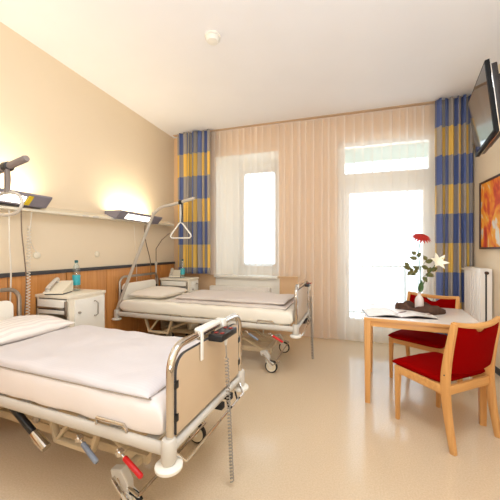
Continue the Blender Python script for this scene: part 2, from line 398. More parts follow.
# balcony outside
struct(MB().box(-3.3, 2.4, 5.05, 6.35, -.16, -.03).build('trim_5', 'concrete', smooth=False))
struct(MB().box(-3.3, 2.4, 5.05, 6.15, 3.06, 3.2).build('trim_6', 'soffit', smooth=False))
rl = thing('balcony_railing', 'metal balcony railing outside behind the sheer curtain', 'railing', (0, 6.28, -.03))
MB().rbar([(-3.2, 0, 1.05), (2.3, 0, 1.05)], .05, .035).rbar([(-3.2, 0, .12), (2.3, 0, .12)], .03, .03).build('handrail', 'outmetal', rl)
for i in range(6):
    MB().box(-3.2+i*1.1-.02, -3.2+i*1.1+.02, -.02, .02, 0, 1.04).build('post', 'outmetal', rl)
b = MB()
for i in range(52): b.box(-3.15+i*.105-.006, -3.15+i*.105+.006, -.006, .006, .12, 1.04)
o = b.build('bar', 'outmetal', rl, smooth=False); o['kind'] = 'stuff'

# ------------------------------------------------------------------ curtains
tr_ = MB().box(XL+.06, XR-.02, 4.46, 4.535, ZC-.008, ZC, .002).build('curtain_rail', 'track')
tag(tr_, 'slim tan curtain track on the ceiling above the window wall', 'curtain rail')
def cloth(name, prof, zt, zb, m, nz=30, flare=None, solid=0, zbf=None, flat=False):
    bm = bmesh.new(); uvl = bm.loops.layers.uv.new('UVMap')
    s = [0]
    for a, c in zip(prof, prof[1:]): s.append(s[-1]+math.dist(a, c))
    V = []
    for i, (x, y) in enumerate(prof):
        row = []
        for j in range(nz+1):
            t = j/nz; zbi = zbf(x) if zbf else zb; z = zt+(zbi-zt)*t
            dx, dy = flare(i/len(prof), t, x, y) if flare else (0, 0)
            row.append(bm.verts.new((x+dx, y+dy, z)))
        V.append(row)
    for i in range(len(V)-1):
        for j in range(nz):
            f = bm.faces.new([V[i][j], V[i][j+1], V[i+1][j+1], V[i+1][j]])
            for lp, (a, c) in zip(f.loops, ((i, j), (i, j+1), (i+1, j+1), (i+1, j))): lp[uvl].uv = (s[a], V[a][c].co.z)
    me = bpy.data.meshes.new(name); bm.to_mesh(me); bm.free(); me.materials.append(M[m])
    me.polygons.foreach_set('use_smooth', [not flat]*len(me.polygons))
    o = bpy.data.objects.new(name, me); COL.objects.link(o)
    if solid:
        md = o.modifiers.new('thickness', 'SOLIDIFY'); md.thickness = solid
    return o
def drape_prof(x0, x1, y, n, amp):
    pts = []; N_ = n*16
    for i in range(N_+1):
        t = i/N_; ph = 2*PI*n*t
        a = amp*(1+.35*math.sin(t*9+x0)); pts.append((x0+(x1-x0)*t+.018*math.sin(2*ph+.5), y+a*math.sin(ph+.6*math.sin(t*17))))
    return pts
def drape_flare(i, t, x, y):
    k = math.sin(t*2.2+i*7)
    return (.012*k*t, (y-4.40)*.25*t+.006*math.sin(i*23+t*3))
o = cloth('curtain', drape_prof(-2.65, -2.035, 4.40, 7, .040), ZC-.02, .95, 'plaid', flare=drape_flare, solid=.003)
tag(o, 'blue and yellow plaid curtain hanging left of the window, beside the beds', 'curtain', 'plaid curtains')
o = cloth('curtain', drape_prof(1.20, 1.60, 4.40, 6, .042), ZC-.02, .04, 'plaid', flare=drape_flare, solid=.003)
tag(o, 'blue and yellow plaid curtain hanging right of the balcony door, by the radiator', 'curtain', 'plaid curtains')
def sheer_prof(x0, x1, pitch, y):
    pts = []; x = x0
    while x < x1-pitch*.5:
        p = pitch*random.uniform(.8, 1.2); w_ = random.uniform(.014, .024); d = random.uniform(.003, .008)
        for i in range(7): t = i/7; pts.append((x+p*t, y+.010*(1-t)-d*math.sin(PI*t)))
        pts += [(x+p, y), (x+p-w_, y+.0025), (x+p-.002, y+.005), (x+p-w_*.8, y+.0075), (x+p-.001, y+.010)]
        x += p
    return pts
def sheer_flare(i, t, x, y): return (.012*math.sin(x*7+t*2)*t, .016*math.sin(x*11+t*1.5)*t)
o = cloth('sheer_curtain', sheer_prof(-2.10, -.55, .115, 4.495), ZC-.012, .93, 'voile', nz=16, flare=sheer_flare, flat=True)
tag(o, 'short white sheer curtain over the left window, ending at the sill', 'curtain', 'sheer curtains')
o = cloth('sheer_curtain', sheer_prof(-.62, 1.26, .115, 4.515), ZC-.012, .02, 'voile', nz=20, flare=sheer_flare, flat=True)
tag(o, 'floor length white sheer curtain in front of the balcony door', 'curtain', 'sheer curtains')

# ------------------------------------------------------------------ smoke detector, radiators, picture, TV
t = thing('smoke_detector', 'small round white smoke detector on the ceiling', 'smoke detector', (-1.13, 2.5, ZC))
MB().lathe([(.075, 0), (.075, -.016), (.068, -.02)]).build('base', 'white', t)
MB().lathe([(.062, -.018), (.062, -.04), (.05, -.056), (.016, -.062)]).build('sensor_head', 'white', t)
def radiator_thing(lbl, loc, rz, L, H, D, endcap):
    t = thing('radiator', lbl, 'radiator', loc, rz)
    b = MB().box(-L/2, L/2, 0, .02, 0, H, .004).box(-L/2, L/2, D-.02, D, 0, H, .004)
    n = int(L/.05)
    for i in range(n): b.box(-L/2+.02+i*(L-.04)/n, -L/2+.045+i*(L-.04)/n, -.006, 0.001, .04, H-.04, .002)
    b.build('panel', 'radiator', t)
    g = MB()
    for i in range(int(L/.03)): g.box(-L/2+.02+i*.03, -L/2+.032+i*.03, .018, D-.018, H-.03, H-.005)
    g.box(-L/2, L/2, .018, D-.018, H-.006, H+.002); g.build('grille', 'radiator', t)
    for a_ in (-L/2-.004, L/2): MB().box(a_, a_+.004, 0, D, 0, H, 0).build('side_cover', 'radiator', t)
    return t
t = radiator_thing('tall white panel radiator on the right wall below the painting', (1.50, 4.11, .14), R(-90), .44, .99, .11, 1)
MB().box(.222, .228, .045, .06, .05, .93).build('slit_shade', 'black', t)  # black strip laid on the end cover as the shade in its slit
MB().lathe([(.014, 0), (.018, .01), (.018, .03), (.008, .034)], (.224, .052, .945), 16, 'X').build('valve_knob', 'bark', t)
MB().tube([(-.22, .01, .96), (-.33, .0, .96)], .014).box(-.38, -.34, -.02, .04, .93, .99, .005).build('pipe', 'white', t)
MB().tube([(0, .06, .02), (0, .06, -.14)], .012).build('foot', 'white', t)
t = radiator_thing('long low white radiator under the left window behind the beds', (-1.57, 4.485, .16), 0, 1.02, .58, .11, 0)
for a_ in (-.4, .4): MB().tube([(a_, .05, .02), (a_, .05, -.16)], .012).build('foot', 'white', t)

t = thing('painting', 'abstract orange and red painting in a dark frame on the right wall', 'painting', (XR, 3.86, 1.745))
fr = MB()
fy, fz = .31, .395
for (y0, y1, z0, z1) in ((-fy, -fy+.022, -fz, fz), (fy-.022, fy, -fz, fz), (-fy, fy, -fz, -fz+.022), (-fy, fy, fz-.022, fz)): fr.box(-.035, -.001, y0, y1, z0, z1, .003)
fr.build('frame', mat('frame_brown', (72, 46, 40), .4), t)
MB().box(-.022, -.004, -fy+.02, fy-.02, -fz+.02, fz-.02).build('canvas', 'painting', t)

tv = thing('television', 'black flat television angled on a bracket high on the right wall', 'television', (0, 0, 0))
M['bezel'] = mat('bezel_black', (14, 13, 14), .6, 0, .2)
A, B_, C_, D_ = (Vector(p) for p in ((1.20, 3.375, 2.78), (1.266, 3.395, 2.25), (1.028, 2.59, 2.755), (1.095, 2.61, 2.215)))
ctr = (A+B_+C_+D_)/4; ux = ((C_-A)+(D_-B_)).normalized(); uz = ((A-B_)+(C_-D_)); uz = (uz-ux*uz.dot(ux)).normalized(); uy = uz.cross(ux)
tv.matrix_world = Matrix(((ux.x, uy.x, uz.x, ctr.x), (ux.y, uy.y, uz.y, ctr.y), (ux.z, uy.z, uz.z, ctr.z), (0, 0, 0, 1)))
hw, hh = .40, .272     # local: x width, z height, screen side decided below
sg = 1 if uy.x > 0 else -1   # +sg*y points to the wall
def yb(a, c): return (min(a*sg, c*sg), max(a*sg, c*sg))
y0, y1 = yb(0, .030); MB().box(-hw, hw, y0, y1, -hh, hh, .004).build('bezel', 'bezel', tv)
y0, y1 = yb(-.002, .0005); MB().box(-hw+.016, hw-.016, y0, y1, -hh+.022, hh-.016).build('screen', 'screen', tv)
y0, y1 = yb(.028, .034); MB().box(-hw-.002, hw+.002, y0, y1, -hh-.002, hh+.002, .001).build('silver_trim', 'chrome', tv)
y0, y1 = yb(.034, .075); b = MB().box(-hw+.02, hw-.02, y0, y1, -hh+.01, hh-.03, .008)
y0, y1 = yb(.07, .11); b.box(-hw+.10, hw-.10, y0, y1, -hh+.04, hh-.09, .01).build('rear_housing', 'tvback', tv)
inv = tv.matrix_world.inverted()
P = inv @ Vector((XR-.02, 3.05, 2.5)); Q = Vector((0, .11*sg, 0))
MB().tube([Q, Q+Vector((0, .10*sg, 0)), P], .022, 10).box(-.11, .11, *yb(.105, .118), -.11, .11).build('wall_bracket', 'black', tv)

# ------------------------------------------------------------------ supply rail and wall lamps on the left wall
rt = thing('wall_supply_rail', 'long narrow cream supply rail running along the left wall above the beds', 'wall rail', (XL, 2.2, 1.70))
rt.rotation_euler = (R(1.3), 0, 0)
MB().prism([(0, 0), (.135, 0), (.135, .022), (.12, .026), (.02, .07), (0, .07)], 'Y', -2.2, 2.16).build('profile', 'cream', rt)
MB().prism([(0, -.004), (.14, -.004), (.14, .026), (.12, .03), (.02, .075), (0, .075)], 'Y', 2.16, 2.175).build('end_cap', 'white', rt)
for y in (.38, .52, .80): MB().box(.118, .139, y-.05, y+.03, .002, .016, .003).build('socket', 'greymetal', rt)
def wall_lamp(label, y0, y1, ly0, ly1):
    t = thing('wall_lamp', label, 'wall lamp', (XL, (y0+y1)/2, 1.79), 0, 'bedside wall lamps'); h = (y1-y0)/2
    # open trough: section in XZ, hollow so that light leaves upward
    out = [(.10, -.055), (.17, -.055), (.25, .03), (.25, .045)]; inn = [(.242, .045), (.242, .034), (.166, -.045), (.10, -.045)]
    b = MB().prism(out+inn, 'Y', -h, h)
    b.box(.001, .008, -h, h, -.02, .045).box(.001, .10, -h, h, -.055, -.047)
    for s_ in (-1, 1):
        ya, yb_ = (-h-.004, -h+.004) if s_ < 0 else (h-.004, h+.004)
        b.prism([(.0, -.055), (.17, -.055), (.25, .03), (.25, .045), (.0, .045)], 'Y', ya, yb_)
    b.build('housing', 'lampgrey', t)
    c = (y0+y1)/2
    def fp(s_, off):  # point on sloped front: s_ 0 bottom..1 top
        n = Vector((.085, 0, -.08)).normalized()
        return Vector((.17+.08*s_, 0, -.055+.085*s_))+n*off
    q = [fp(.16, .006), fp(.78, .006), fp(.78, -.004), fp(.16, -.004)]
    MB().prism([(v.x, v.z) for v in q], 'Y', ly0-c, ly1-c).build('lens', 'lens', t)
    MB().tube([(.13, -h+.05, .0), (.13, h-.05, .0)], .012, 10).build('tube_bulb', emis('tube_bulb', (255, 226, 150), 14), t)
    return t, c
t, c = wall_lamp('grey wall lamp with a yellow sticker, above the nearer bed', 1.20, 2.08, 1.25, 1.86)
MB().prism([(.177, -.050), (.244, .0215), (.248, .018), (.181, -.054)], 'Y', 1.875-c, 1.915-c).build('sticker', 'yellow', t)
wall_lamp('grey wall lamp above the farther bed near the curtain', 2.99, 3.86, 3.13, 3.60)
for y0, y1 in ((1.20, 2.08), (2.99, 3.86)):
    o = area('lamp_uplight', (XL+.14, (y0+y1)/2, 1.835), (0, R(180-14), 0), .12, y1-y0-.1, 5.2, (1, .90, .70))
# sockets
for y, l in ((2.12, 'round white wall socket above the nearer nightstand'), (2.86, 'round white wall socket between nightstand and farther bed')):
    o = MB().lathe([(.035, 0), (.035, .012), (.026, .02), (.012, .022)], (0, 0, 0), 20, 'X').build('wall_socket', 'cream', loc=(XL, y, 1.29))
    tag(o, l, 'socket')

# ------------------------------------------------------------------ beds
def trans(P0, P1, rad, n=12): pass
def arch_pts(wd, z0, z1, r, x=0):
    f = lambda a, c: (x, a, c)
    return [(x, -wd/2, z0), (x, -wd/2, (z0+z1)/2)]+arc((-wd/2+r, z1-r), r, 180, 90, 7, f)+arc((wd/2-r, z1-r), r, 90, 0, 7, f)+[(x, wd/2, (z0+z1)/2), (x, wd/2, z0)]
def bed(label, foot, ang, L, RZ, W=.80, head_w=None, hh_=.46, hc=0):
    u = Vector((math.cos(ang), math.sin(ang), 0)); v = Vector((-u.y, u.x, 0))
    c = Vector((foot[0], foot[1], 0))-u*L/2+v*W/2
    t = thing('hospital_bed', label, 'bed', c, ang)
    hx, hy = L/2, W/2; head_w = head_w or W-.04
    for s in (-1, 1):
        MB().tube([(-hx+.02, s*hy, RZ), (hx-.02, s*hy, RZ)], .028, 14, sx=.72, sz=1.05).build('side_rail', 'greymetal', t)
    for s in (-1, 1):
        MB().tube([(s*hx, -hy+.02, RZ), (s*hx, hy-.02, RZ)], .022, 12).build('end_rail', 'greymetal', t)
    for sx in (-1, 1):
        for sy in (-1, 1):
            yy = sy*hy
            MB().lathe([(.028, -.055), (.034, -.045), (.034, .04), (.028, .05)], (sx*hx, yy, RZ), 20).build('corner_socket', 'greymetal', t)
            if sx > 0 or sy < 0: MB().lathe([(.02, -.055), (.052, -.056), (.060, -.063), (.060, -.074), (.05, -.082), (.01, -.082)], (sx*hx, yy, RZ), 28).build('bumper', 'white', t)
    # foot end
    zt = RZ+.44
    MB().tube(arch_pts(W-.015, RZ+.03, zt, .10, hx), .018, 14).build('foot_frame', 'chrome', t)
    pf = rpoly(-W/2+.046, W/2-.046, RZ+.045, zt-.05, .075, 6, False)
    fp_ = MB().prism([(p[0], p[1]) for p in pf], 'X', hx-.011, hx+.011).build('foot_panel', 'bedpanel', t)
    MB().tube([(hx, p[0], p[1]) for p in pf], .006, 8, closed=True, sx=1.3).build('edge_trim', 'dark', fp_)
    for sy in (-1, 1):
        for z in (RZ+.12, RZ+.27): MB().box(hx-.014, hx+.014, sy*(W/2-.04)-.016, sy*(W/2-.04)+.016, z-.018, z+.018, .004).build('panel_clip', 'black', t)
    # head end
    hf = MB().tube([(-hx+.02, p[1]+hc, p[2]) for p in arch_pts(head_w, RZ+.02, RZ+hh_, .09)], .017, 14).build('head_frame', 'steel', t)
    ph = rpoly(-head_w/2+.05+hc, head_w/2-.05+hc, RZ+.03, RZ+hh_-.09, .06, 6, False)
    MB().prism(ph, 'X', -hx+.01, -hx+.03).build('head_panel', 'headpanel', t)
    for sy in (-1, 1): MB().box(-hx+.006, -hx+.034, hc+sy*(head_w/2-.034)-.018, hc+sy*(head_w/2-.034)+.018, RZ+.24, RZ+.30, .004).build('panel_clip', 'black', t)
    # lower handle bar at the foot, hooks
    MB().tube([(hx+.01, -hy+.03, RZ-.03), (hx+.05, -hy+.06, RZ-.075), (hx+.05, hy-.06, RZ-.075), (hx+.01, hy-.03, RZ-.03)], .007, 8).build('foot_handle', 'chrome', t)
    for y in (.08, .20): MB().box(hx-.02, hx+.03, y-.02, y+.02, RZ-.055, RZ-.02, .004).tube([(hx+.03, y+.05, RZ-.03), (hx+.045, y+.055, RZ-.09), (hx+.06, y+.05, RZ-.06)], .006, 6).build('hook', 'rubber', t)
    # bedding deck
    b = MB()
    for i in range(9):
        x = -hx+.12+i*(L-.24)/8; b.box(x-.03, x+.03, -hy+.03, hy-.03, RZ-.005, RZ+.012, .003)
    b.build('deck_slat', 'greymetal', t)['kind'] = 'stuff'
    # mattress stop handle in the sheet
    MB().tube([(hx-.42, -hy-.004, RZ+.03), (hx-.41, -hy-.012, RZ+.065), (hx-.24, -hy-.012, RZ+.065), (hx-.23, -hy-.004, RZ+.03)], .008, 8).build('mattress_stop', 'chrome', t)
    MB().tube([(-.35, -hy-.004, RZ+.02), (-.34, -hy-.014, RZ+.045), (-.20, -hy-.014, RZ+.045), (-.19, -hy-.004, RZ+.02)], .006, 8).build('mattress_stop', 'chrome', t)
    # chassis
    cx, cy, wr = hx-.33, hy-.09, .070
    b = MB()
    for s in (-1, 1): b.rbar([(-cx-.05, s*(cy-.15), .19), (cx+.02, s*(cy-.15), .19)], .04, .05)
    for x in (-cx, cx-.03, 0): b.rbar([(x, -cy+(.0 if x else .15), .19), (x, cy-(.0 if x else .15), .19)], .05, .04, (0, 0, 1))
    b.box(-.32, .30, -.16, .16, .15, .23, .01).build('base_frame', 'beigemetal', t)
    for s in (-1, 1):
        for x0, x1 in ((-cx+.05, -.10), (cx-.12, .10)):
            MB().rbar([(x0, s*(cy-.15), .21), (x1, s*(cy-.15), RZ-.03)], .022, .055, (0, 1, 0)).build('lift_arm', 'beigemetal', t)
    b = MB()
    for s in (-1, 1): b.rbar([(-hx+.2, s*(cy-.02), RZ-.045), (hx-.2, s*(cy-.02), RZ-.045)], .03, .035)
    for x in (-.6, -.12, .12, .6): b.rbar([(x, -cy, RZ-.05), (x, cy, RZ-.05)], .035, .03)
    # triangular support brackets on the near side
    for x in (-.62, .28):
        b.rbar([(x-.18, -hy+.11, RZ-.04), (x-.12, -hy+.11, RZ-.215), (x+.16, -hy+.11, RZ-.215), (x+.22, -hy+.11, RZ-.04)], .03, .035, (0, 1, 0))
        b.rbar([(x-.10, -hy+.11, RZ-.20), (x+.02, -hy+.11, RZ-.05)], .02, .028, (0, 1, 0))
    b.build('support_frame', 'beigemetal', t)
    for sx in (-1, 1):
        for sy in (-1, 1):
            X, Y = sx*cx, sy*cy; off = .045*sx
            ca = MB().rbar([(X-.07*sx, Y, .20), (X-.02*sx, Y, .215), (X+.01*sx, Y, .17), (X+.012*sx, Y, .125)], .05, .045, (0, 1, 0))
            ca = ca.lathe([(.02, .11), (.024, .12), (.024, .15)], (X, Y, 0), 14).build('caster', 'greymetal', t)
            fk = [(X+off-.05*sx, .125), (X+off-.02*sx, .14), (X+off+.02*sx, .12), (X+off+.012, .055), (X+off-.012, .055)]
            MB().prism(fk, 'Y', Y-.024, Y-.019).prism(fk, 'Y', Y+.019, Y+.024).lathe([(.010, -.026), (.010, .026)], (X+off, Y, wr), 12, 'Y').build('fork', 'white', ca)
            MB().lathe([(.054, -.014), (.062, -.015), (wr, -.008), (wr, .008), (.062, .015), (.054, .014)], (X+off, Y, wr), 28, 'Y').build('tyre', 'rubber', ca)
            MB().lathe([(.012, -.016), (.055, -.0145), (.055, .0145), (.012, .016)], (X+off, Y, wr), 24, 'Y').build('wheel_hub', 'cream', ca)
    # brake bar and bent pedal
    MB().tube([(cx+.10, -cy-.02, .14), (cx+.10, cy+.02, .14)], .008, 8).tube([(cx+.10, -cy-.02, .14), (cx-.02, -cy-.01, .17)], .008, 8).tube([(cx+.10, cy+.02, .14), (cx-.02, cy+.01, .17)], .008, 8).build('brake_bar', 'chrome', t)
    MB().rbar([(cx-.04, -cy-.045, .21), (cx+.07, -cy-.045, .10), (cx+.15, -cy-.045, .15)], .012, .022, (0, 1, 0)).build('brake_pedal', 'chrome', t)
    # levers on the near side
    def lever(p0, p1, m, lab, hub=True):
        P0, P1 = Vector(p0), Vector(p1); d = (P1-P0).normalized()
        o = MB().tube([P0+d*.03, P0+d*.035, P1-d*.006, P1], [.009, .0125, .0125, .009], 12).build('lever_grip', m, t); o['label'] = lab
        MB().tube([P0-d*.02, P0+d*.035], .008, 10).lathe([(.012, -.016), (.016, -.012), (.016, .012), (.012, .016)], P0, 14, 'Y').build('lever_shaft', 'chrome', o)
    lever((hx-.27, -hy-.005, RZ-.075), (hx-.13, -hy-.02, RZ-.14), 'red', 'red lever grip')
    lever((hx-.54, -hy-.0, RZ-.075), (hx-.40, -hy-.02, RZ-.145), 'slate', 'grey lever grip')
    p0, p1 = Vector((hx-1.12, -hy+.025, RZ-.03)), Vector((hx-.82, -hy+.025, RZ-.205)); d = (p1-p0)
    gs = MB().tube([p0, p0+d*.66], .019, 14).build('gas_spring', 'black', t)
    MB().tube([p0+d*.66, p0+d*.68, p1], [.024, .026, .026], 14).build('spring_end', 'chrome', gs)
    MB().tube([p0-d*.08, p0], .008, 8).build('spring_rod', 'chrome', gs)
    MB().lathe([(.02, -.01), (.024, 0), (.02, .01)], (hx-1.02, -hy+.10, RZ-.13), 14, 'Y').tube([(hx-1.02, -hy+.10, RZ-.13), (hx-1.0, -hy+.10, RZ-.07)], .018, 10).build('pivot', 'steel', t)
    MB().lathe([(.012, -.01), (.016, 0), (.012, .01)], (hx-.70, -hy+.10, RZ-.06), 14, 'Y').build('pivot', 'steel', t)
    return t, c, u, v
LN, LF = 2.03, 2.32
RN, RF = .465, .52
bN, cN, uN, vN = bed('nearer hospital bed with chrome foot end and peach panel, in the left foreground', (-.715, 1.12), R(-4), LN, RN, .79, .58, .54, -.09)
bF, cF, uF, vF = bed('farther hospital bed with lifting pole, in front of the window', (-.437, 3.03), R(-2), LF, RF, .84, .78, .465)

def on_bed(c, ang): return dict(loc=(c.x, c.y, 0), rot=(0, 0, ang))
def bed_things(c, ang, L, W, RZ, near):
    hx, hy = L/2, W/2
    z0 = RZ+.028
    nm = 'nearer' if near else 'farther'
    o = MB().soft(-hx+.05, hx-.03, -hy-.004, hy+.004, z0, z0+(.165 if near else .15), k=34, nu=90, nv=44, wob=.012, wsc=6, seed=3 if near else 8, flat=.36).build('mattress', 'sheet' if near else 'sheet_cream', **on_bed(c, ang), ang=80)
    tag(o, 'thick mattress in a %s fitted sheet on the %s bed' % ('white' if near else 'cream', nm), 'mattress')
    zt = z0+(.165 if near else .15)
    if near:
        t = thing('duvet', 'white folded duvet covering the nearer bed', 'duvet', (c.x, c.y, 0), ang)
        MB().soft(-hx+.50, hx-.12, -hy+.005, hy-.0, zt-.028, zt+.045, k=14, nu=80, nv=40, wob=.012, wsc=4, seed=11).build('cover', 'duvet', t, ang=80)
        MB().tube(bez([(-hx+.5, -hy+.003, zt+.006), (0, -hy-.002, zt+.006), (hx-.18, -hy+.004, zt+.006), (hx-.126, -hy+.05, zt+.006), (hx-.115, 0, zt+.006), (hx-.12, hy-.05, zt+.006)]), .003, 6).build('piping', 'seam', t)
        o = MB().soft(-hx+.05, -hx+.53, -hy+.03, hy-.05, zt-.015, zt+.14, k=3, nu=36, nv=36, wob=.014, wsc=6, seed=5, flat=.6).build('pillow', 'pillow', **on_bed(c, ang), ang=80)
        tag(o, 'plump white striped pillow at the head of the nearer bed', 'pillow')
    else:
        o = MB().soft(-hx+.08, -hx+.62, -hy+.10, hy-.10, zt-.012, zt+.125, k=3, nu=36, nv=36, wob=.010, wsc=6, seed=6, flat=.6).build('pillow', 'pillow2', **on_bed(c, ang), ang=80)
        tag(o, 'beige pillow at the head of the farther bed', 'pillow')
        t = thing('blanket', 'folded grey beige striped blanket on the foot half of the farther bed', 'blanket', (c.x, c.y, 0), ang)
        MB().soft(-hx+.72, hx-.11, -hy+.06, hy-.05, zt-.012, zt+.035, k=14, nu=60, nv=30, wob=.006, wsc=4, seed=21).build('lower_layer', 'blanket', t, ang=80)
        MB().soft(-hx+.80, hx-.14, -hy+.10, hy-.07, zt+.028, zt+.085, k=10, nu=60, nv=30, wob=.016, wsc=3, seed=27).build('upper_layer', 'blanket', t, ang=80)
bed_things(cN, R(-4), LN, .79, RN, True)
bed_things(cF, R(-2), LF, .84, RF, False)

def lifting_pole(parent, L, W, RZ, px, pts, hx_, ring, hz=-.24, sm='white', bm_='black', sw=.03, pm='pole', gm='white'):
    """patient lifting pole mounted at the bed head (local bed coordinates)"""
    p = MB().tube(bez(pts, 8), .0195, 12).build('lifting_pole', pm, parent)
    e = Vector(pts[-1]); e0 = Vector(pts[-2]); d = (e-e0).normalized()
    MB().tube([e-d*.002, e+d*.012], [.020, .016], 12).build('end_cap', pm, p)
    c = Vector(hx_)
    MB().lathe([(.02, -.022), (.028, -.018), (.028, .018), (.02, .022)], c, 16, 'X').build('pole_clamp', 'black', p)
    MB().rbar([c+Vector((0, 0, -.02)), c+Vector((0, 0, hz))], sw, .008, (1, 0, 0)).build('strap', sm, p)
    MB().rbar([c+Vector((.022, -.01, -.02)), c+Vector((.03, -.01, hz*.55)), c+Vector((.022, -.01, hz))], .022, .008, (1, 0, 0)).build('strap_buckle', bm_, p)
    tri = ring
    MB().tube([c+Vector(q)+Vector((0, 0, hz)) for q in tri], .009, 10, closed=True).build('grab_handle', gm, p)
hxF = LF/2
lifting_pole(bF, LF, .82, RF, 0, [(-hxF+.0, -.40, RF+.05), (-hxF+.02, -.40, RF+.12), (-hxF+.50, -.40, 1.68), (-hxF+.56, -.40, 1.79), (-hxF+.68, -.40, 1.865), (-hxF+.84, -.40, 1.89), (-hxF+1.11, -.40, 1.945)],
   (-hxF+.94, -.40, 1.908), [(.0, 0, .005), (.03, 0, -.02), (.135, 0, -.145), (.14, 0, -.165), (.12, 0, -.185), (-.12, 0, -.185), (-.14, 0, -.165), (-.135, 0, -.145), (-.03, 0, -.02)])
hxN = LN/2
rg = [(.13*math.copysign(abs(math.cos(a))**.75, math.cos(a)), 0, -.065+.065*math.sin(a)) for a in [2*PI*k/28 for k in range(28)]]
lifting_pole(bN, LN, .79, RN, 0, [(-hxN+.0, -.385, RN+.05), (-hxN+.01, -.385, RN+.12), (-hxN+.36, -.385, 1.56), (-hxN+.42, -.385, 1.68), (-hxN+.55, -.385, 1.76), (-hxN+.72, -.385, 1.79), (-hxN+1.06, -.385, 1.85)],
   (-hxN+.90, -.385, 1.822), rg, -.15, 'pole_dark', 'pole_dark', .03, 'pole_dark', 'pole')
# bent infusion rod at the far head corner of the farther bed
MB().tube([(-hxF-.01, .40, RF), (-hxF-.01, .40, 1.12)], .014, 10).lathe([(.014, -.02), (.022, -.012), (.022, .02), (.014, .03)], (-hxF-.01, .40, 1.13), 14).build('infusion_pole', 'pole', bF)
MB().tube([(-hxF-.01, .40, 1.12), (-hxF-.01, .40, 1.36), (-hxF+.10, .40, 1.50), (-hxF+.24, .40, 1.60)], .006, 8).build('infusion_rod', 'cable_brown', bF)

# handset with white holder on the nearer bed's foot end
def world(c, u, v, x, y, z): return Vector((c.x, c.y, 0))+u*x+v*y+Vector((0, 0, z))
def handset(c, u, v, ang, L, y, zt, label, zend, holder, sc=1):
    t = thing('bed_remote', label, 'remote control', world(c, u, v, L/2, y, zt), ang)
    bx = MB().box(.022, .105*sc, -.10*sc, .10*sc, -.050, -.014, .008).build('case', 'black', t)
    mb_ = mat('button_red', (140, 40, 32), .5)
    for xx, yy in ((.05, -.055), (.05, .055), (.085, -.055), (.085, .055)): MB().box(xx-.010, xx+.010, sc*yy-.012, sc*yy+.012, -.015, -.009, .003).build('button', mb_, t)
    if holder:
        MB().box(-.024, .026, -.16, .05, .010, .030, .006).box(.018, .026, -.17, -.148, -.13, .02, .003).box(-.028, .03, .075, .115, -.05, .028, .006).build('holder', 'white', t)
    P0 = Vector((.07, .02, -.05))
    MB().tube([P0, P0+Vector((0, 0, -.05))], [.014, .008], 10).build('plug', 'greymetal', t)
    MB().tube(bez([P0+Vector((0, 0, -.04)), P0+Vector((.005, .0, -.12))])+[P0+Vector((.005, 0, -.121))], .0045, 6).build('cable', 'cable_grey', t)
    n = int((zt-.17-zend)/.019)
    MB().tube(helix(P0+Vector((.005, 0, -.12)), P0+Vector((.03, .02, -(zt-.05-zend))), .0095 if sc == 1 else .012, n, 8), .0038 if sc == 1 else .006, 5).build('coiled_cable', 'cable_grey', t)
handset(cN, uN, vN, R(-4), LN, .01, RN+.44, 'black bed remote with red buttons hanging on the foot end of the nearer bed', .03, True)
handset(cF, uF, vF, R(-2), LF, .12, RF+.435, 'black bed remote on the foot end of the farther bed', .03, False, .7)

# ------------------------------------------------------------------ nightstands
def nightstand(label, x0, x1, y0, y1, h, group=None):
    t = thing('nightstand', label, 'nightstand', ((x0+x1)/2, (y0+y1)/2, 0), 0)
    a, d = (x1-x0)/2, (y1-y0)/2; tk = .018
    b = MB().box(-a, -a+tk, -d, d, .10, h-.03, .003).box(-a, a, d-tk, d, .10, h-.03, .003)
    b.box(-a, a, -d, d, .10, .12, .003).box(-a, a, -d+.03, d, h-.36, h-.342, .002).box(a-.035, a-tk, -d, -d+.04, .1, h-.03, .003).box(-a, -a+.03, -d, -d+.02, .1, h-.03, .003)
    b.box(a-tk, a, -d, d, .10, h-.03, .004).build('body', 'cabinet', t)
    MB().box(-a-.008, a+.008, -d-.008, d+.008, h-.03, h, .006).build('top', 'cabinet', t)
    dr = MB().box(-a+.035, a-.045, -d-.012, -d+.04, h-.115, h-.042, .004).build('drawer', 'white', t)
    MB().box(-a+.04, a-.05, -d-.024, -d-.011, h-.125, h-.11, .003).build('drawer_pull', 'steel', dr)
    sh = MB().box(-a+.035, a-.045, -d-.010, -d+.30, h-.175, h-.135, .004).build('tray_shelf', 'white', t)
    MB().box(-a+.04, a-.05, -d-.010, -d-.008, h-.138, h-.130).build('painted_gap_shade', 'dark', sh)  # solid dark strip painted as the shade between drawer and shelf
    lk = MB().box(a-.04, a-.015, -d-.022, -d-.006, h-.19, h-.05, .003).build('latch', 'steel', t)
    dm = MB().box(a, a+.010, -d+.05, d-.015, .14, h-.05, .003).build('door', 'white', t)
    MB().tube([(a+.009, .06, h-.09), (a+.035, .055, h-.085), (a+.035, .085, h-.11), (a+.035, .085, h-.22), (a+.035, .06, h-.235), (a+.009, .06, h-.235)], .006, 8).build('handle', 'steel', dm)
    MB().lathe([(.010, 0), (.012, .02), (.006, .03)], (a+.009, -d+.09, h-.17), 12, 'X').build('knob', 'steel', dm)
    for sx in (-1, 1):
        for sy in (-1, 1):
            f = MB().tube([(sx*(a-.05), sy*(d-.05), .05), (sx*(a-.05), sy*(d-.05), .10)], .01, 8).build('caster', 'greymetal', t)
            MB().lathe([(.02, -.009), (.03, -.009), (.03, .009), (.02, .009)], (sx*(a-.05), sy*(d-.05), .03), 16, 'Y').build('wheel', 'rubber', f)
    return t
nightstand('cream nightstand with drawers between the two beds', -2.80, -2.385, 2.095, 2.52, .915)
nightstand('white nightstand by the window beyond the farther bed', -2.70, -2.20, 3.99, 4.30, .90)

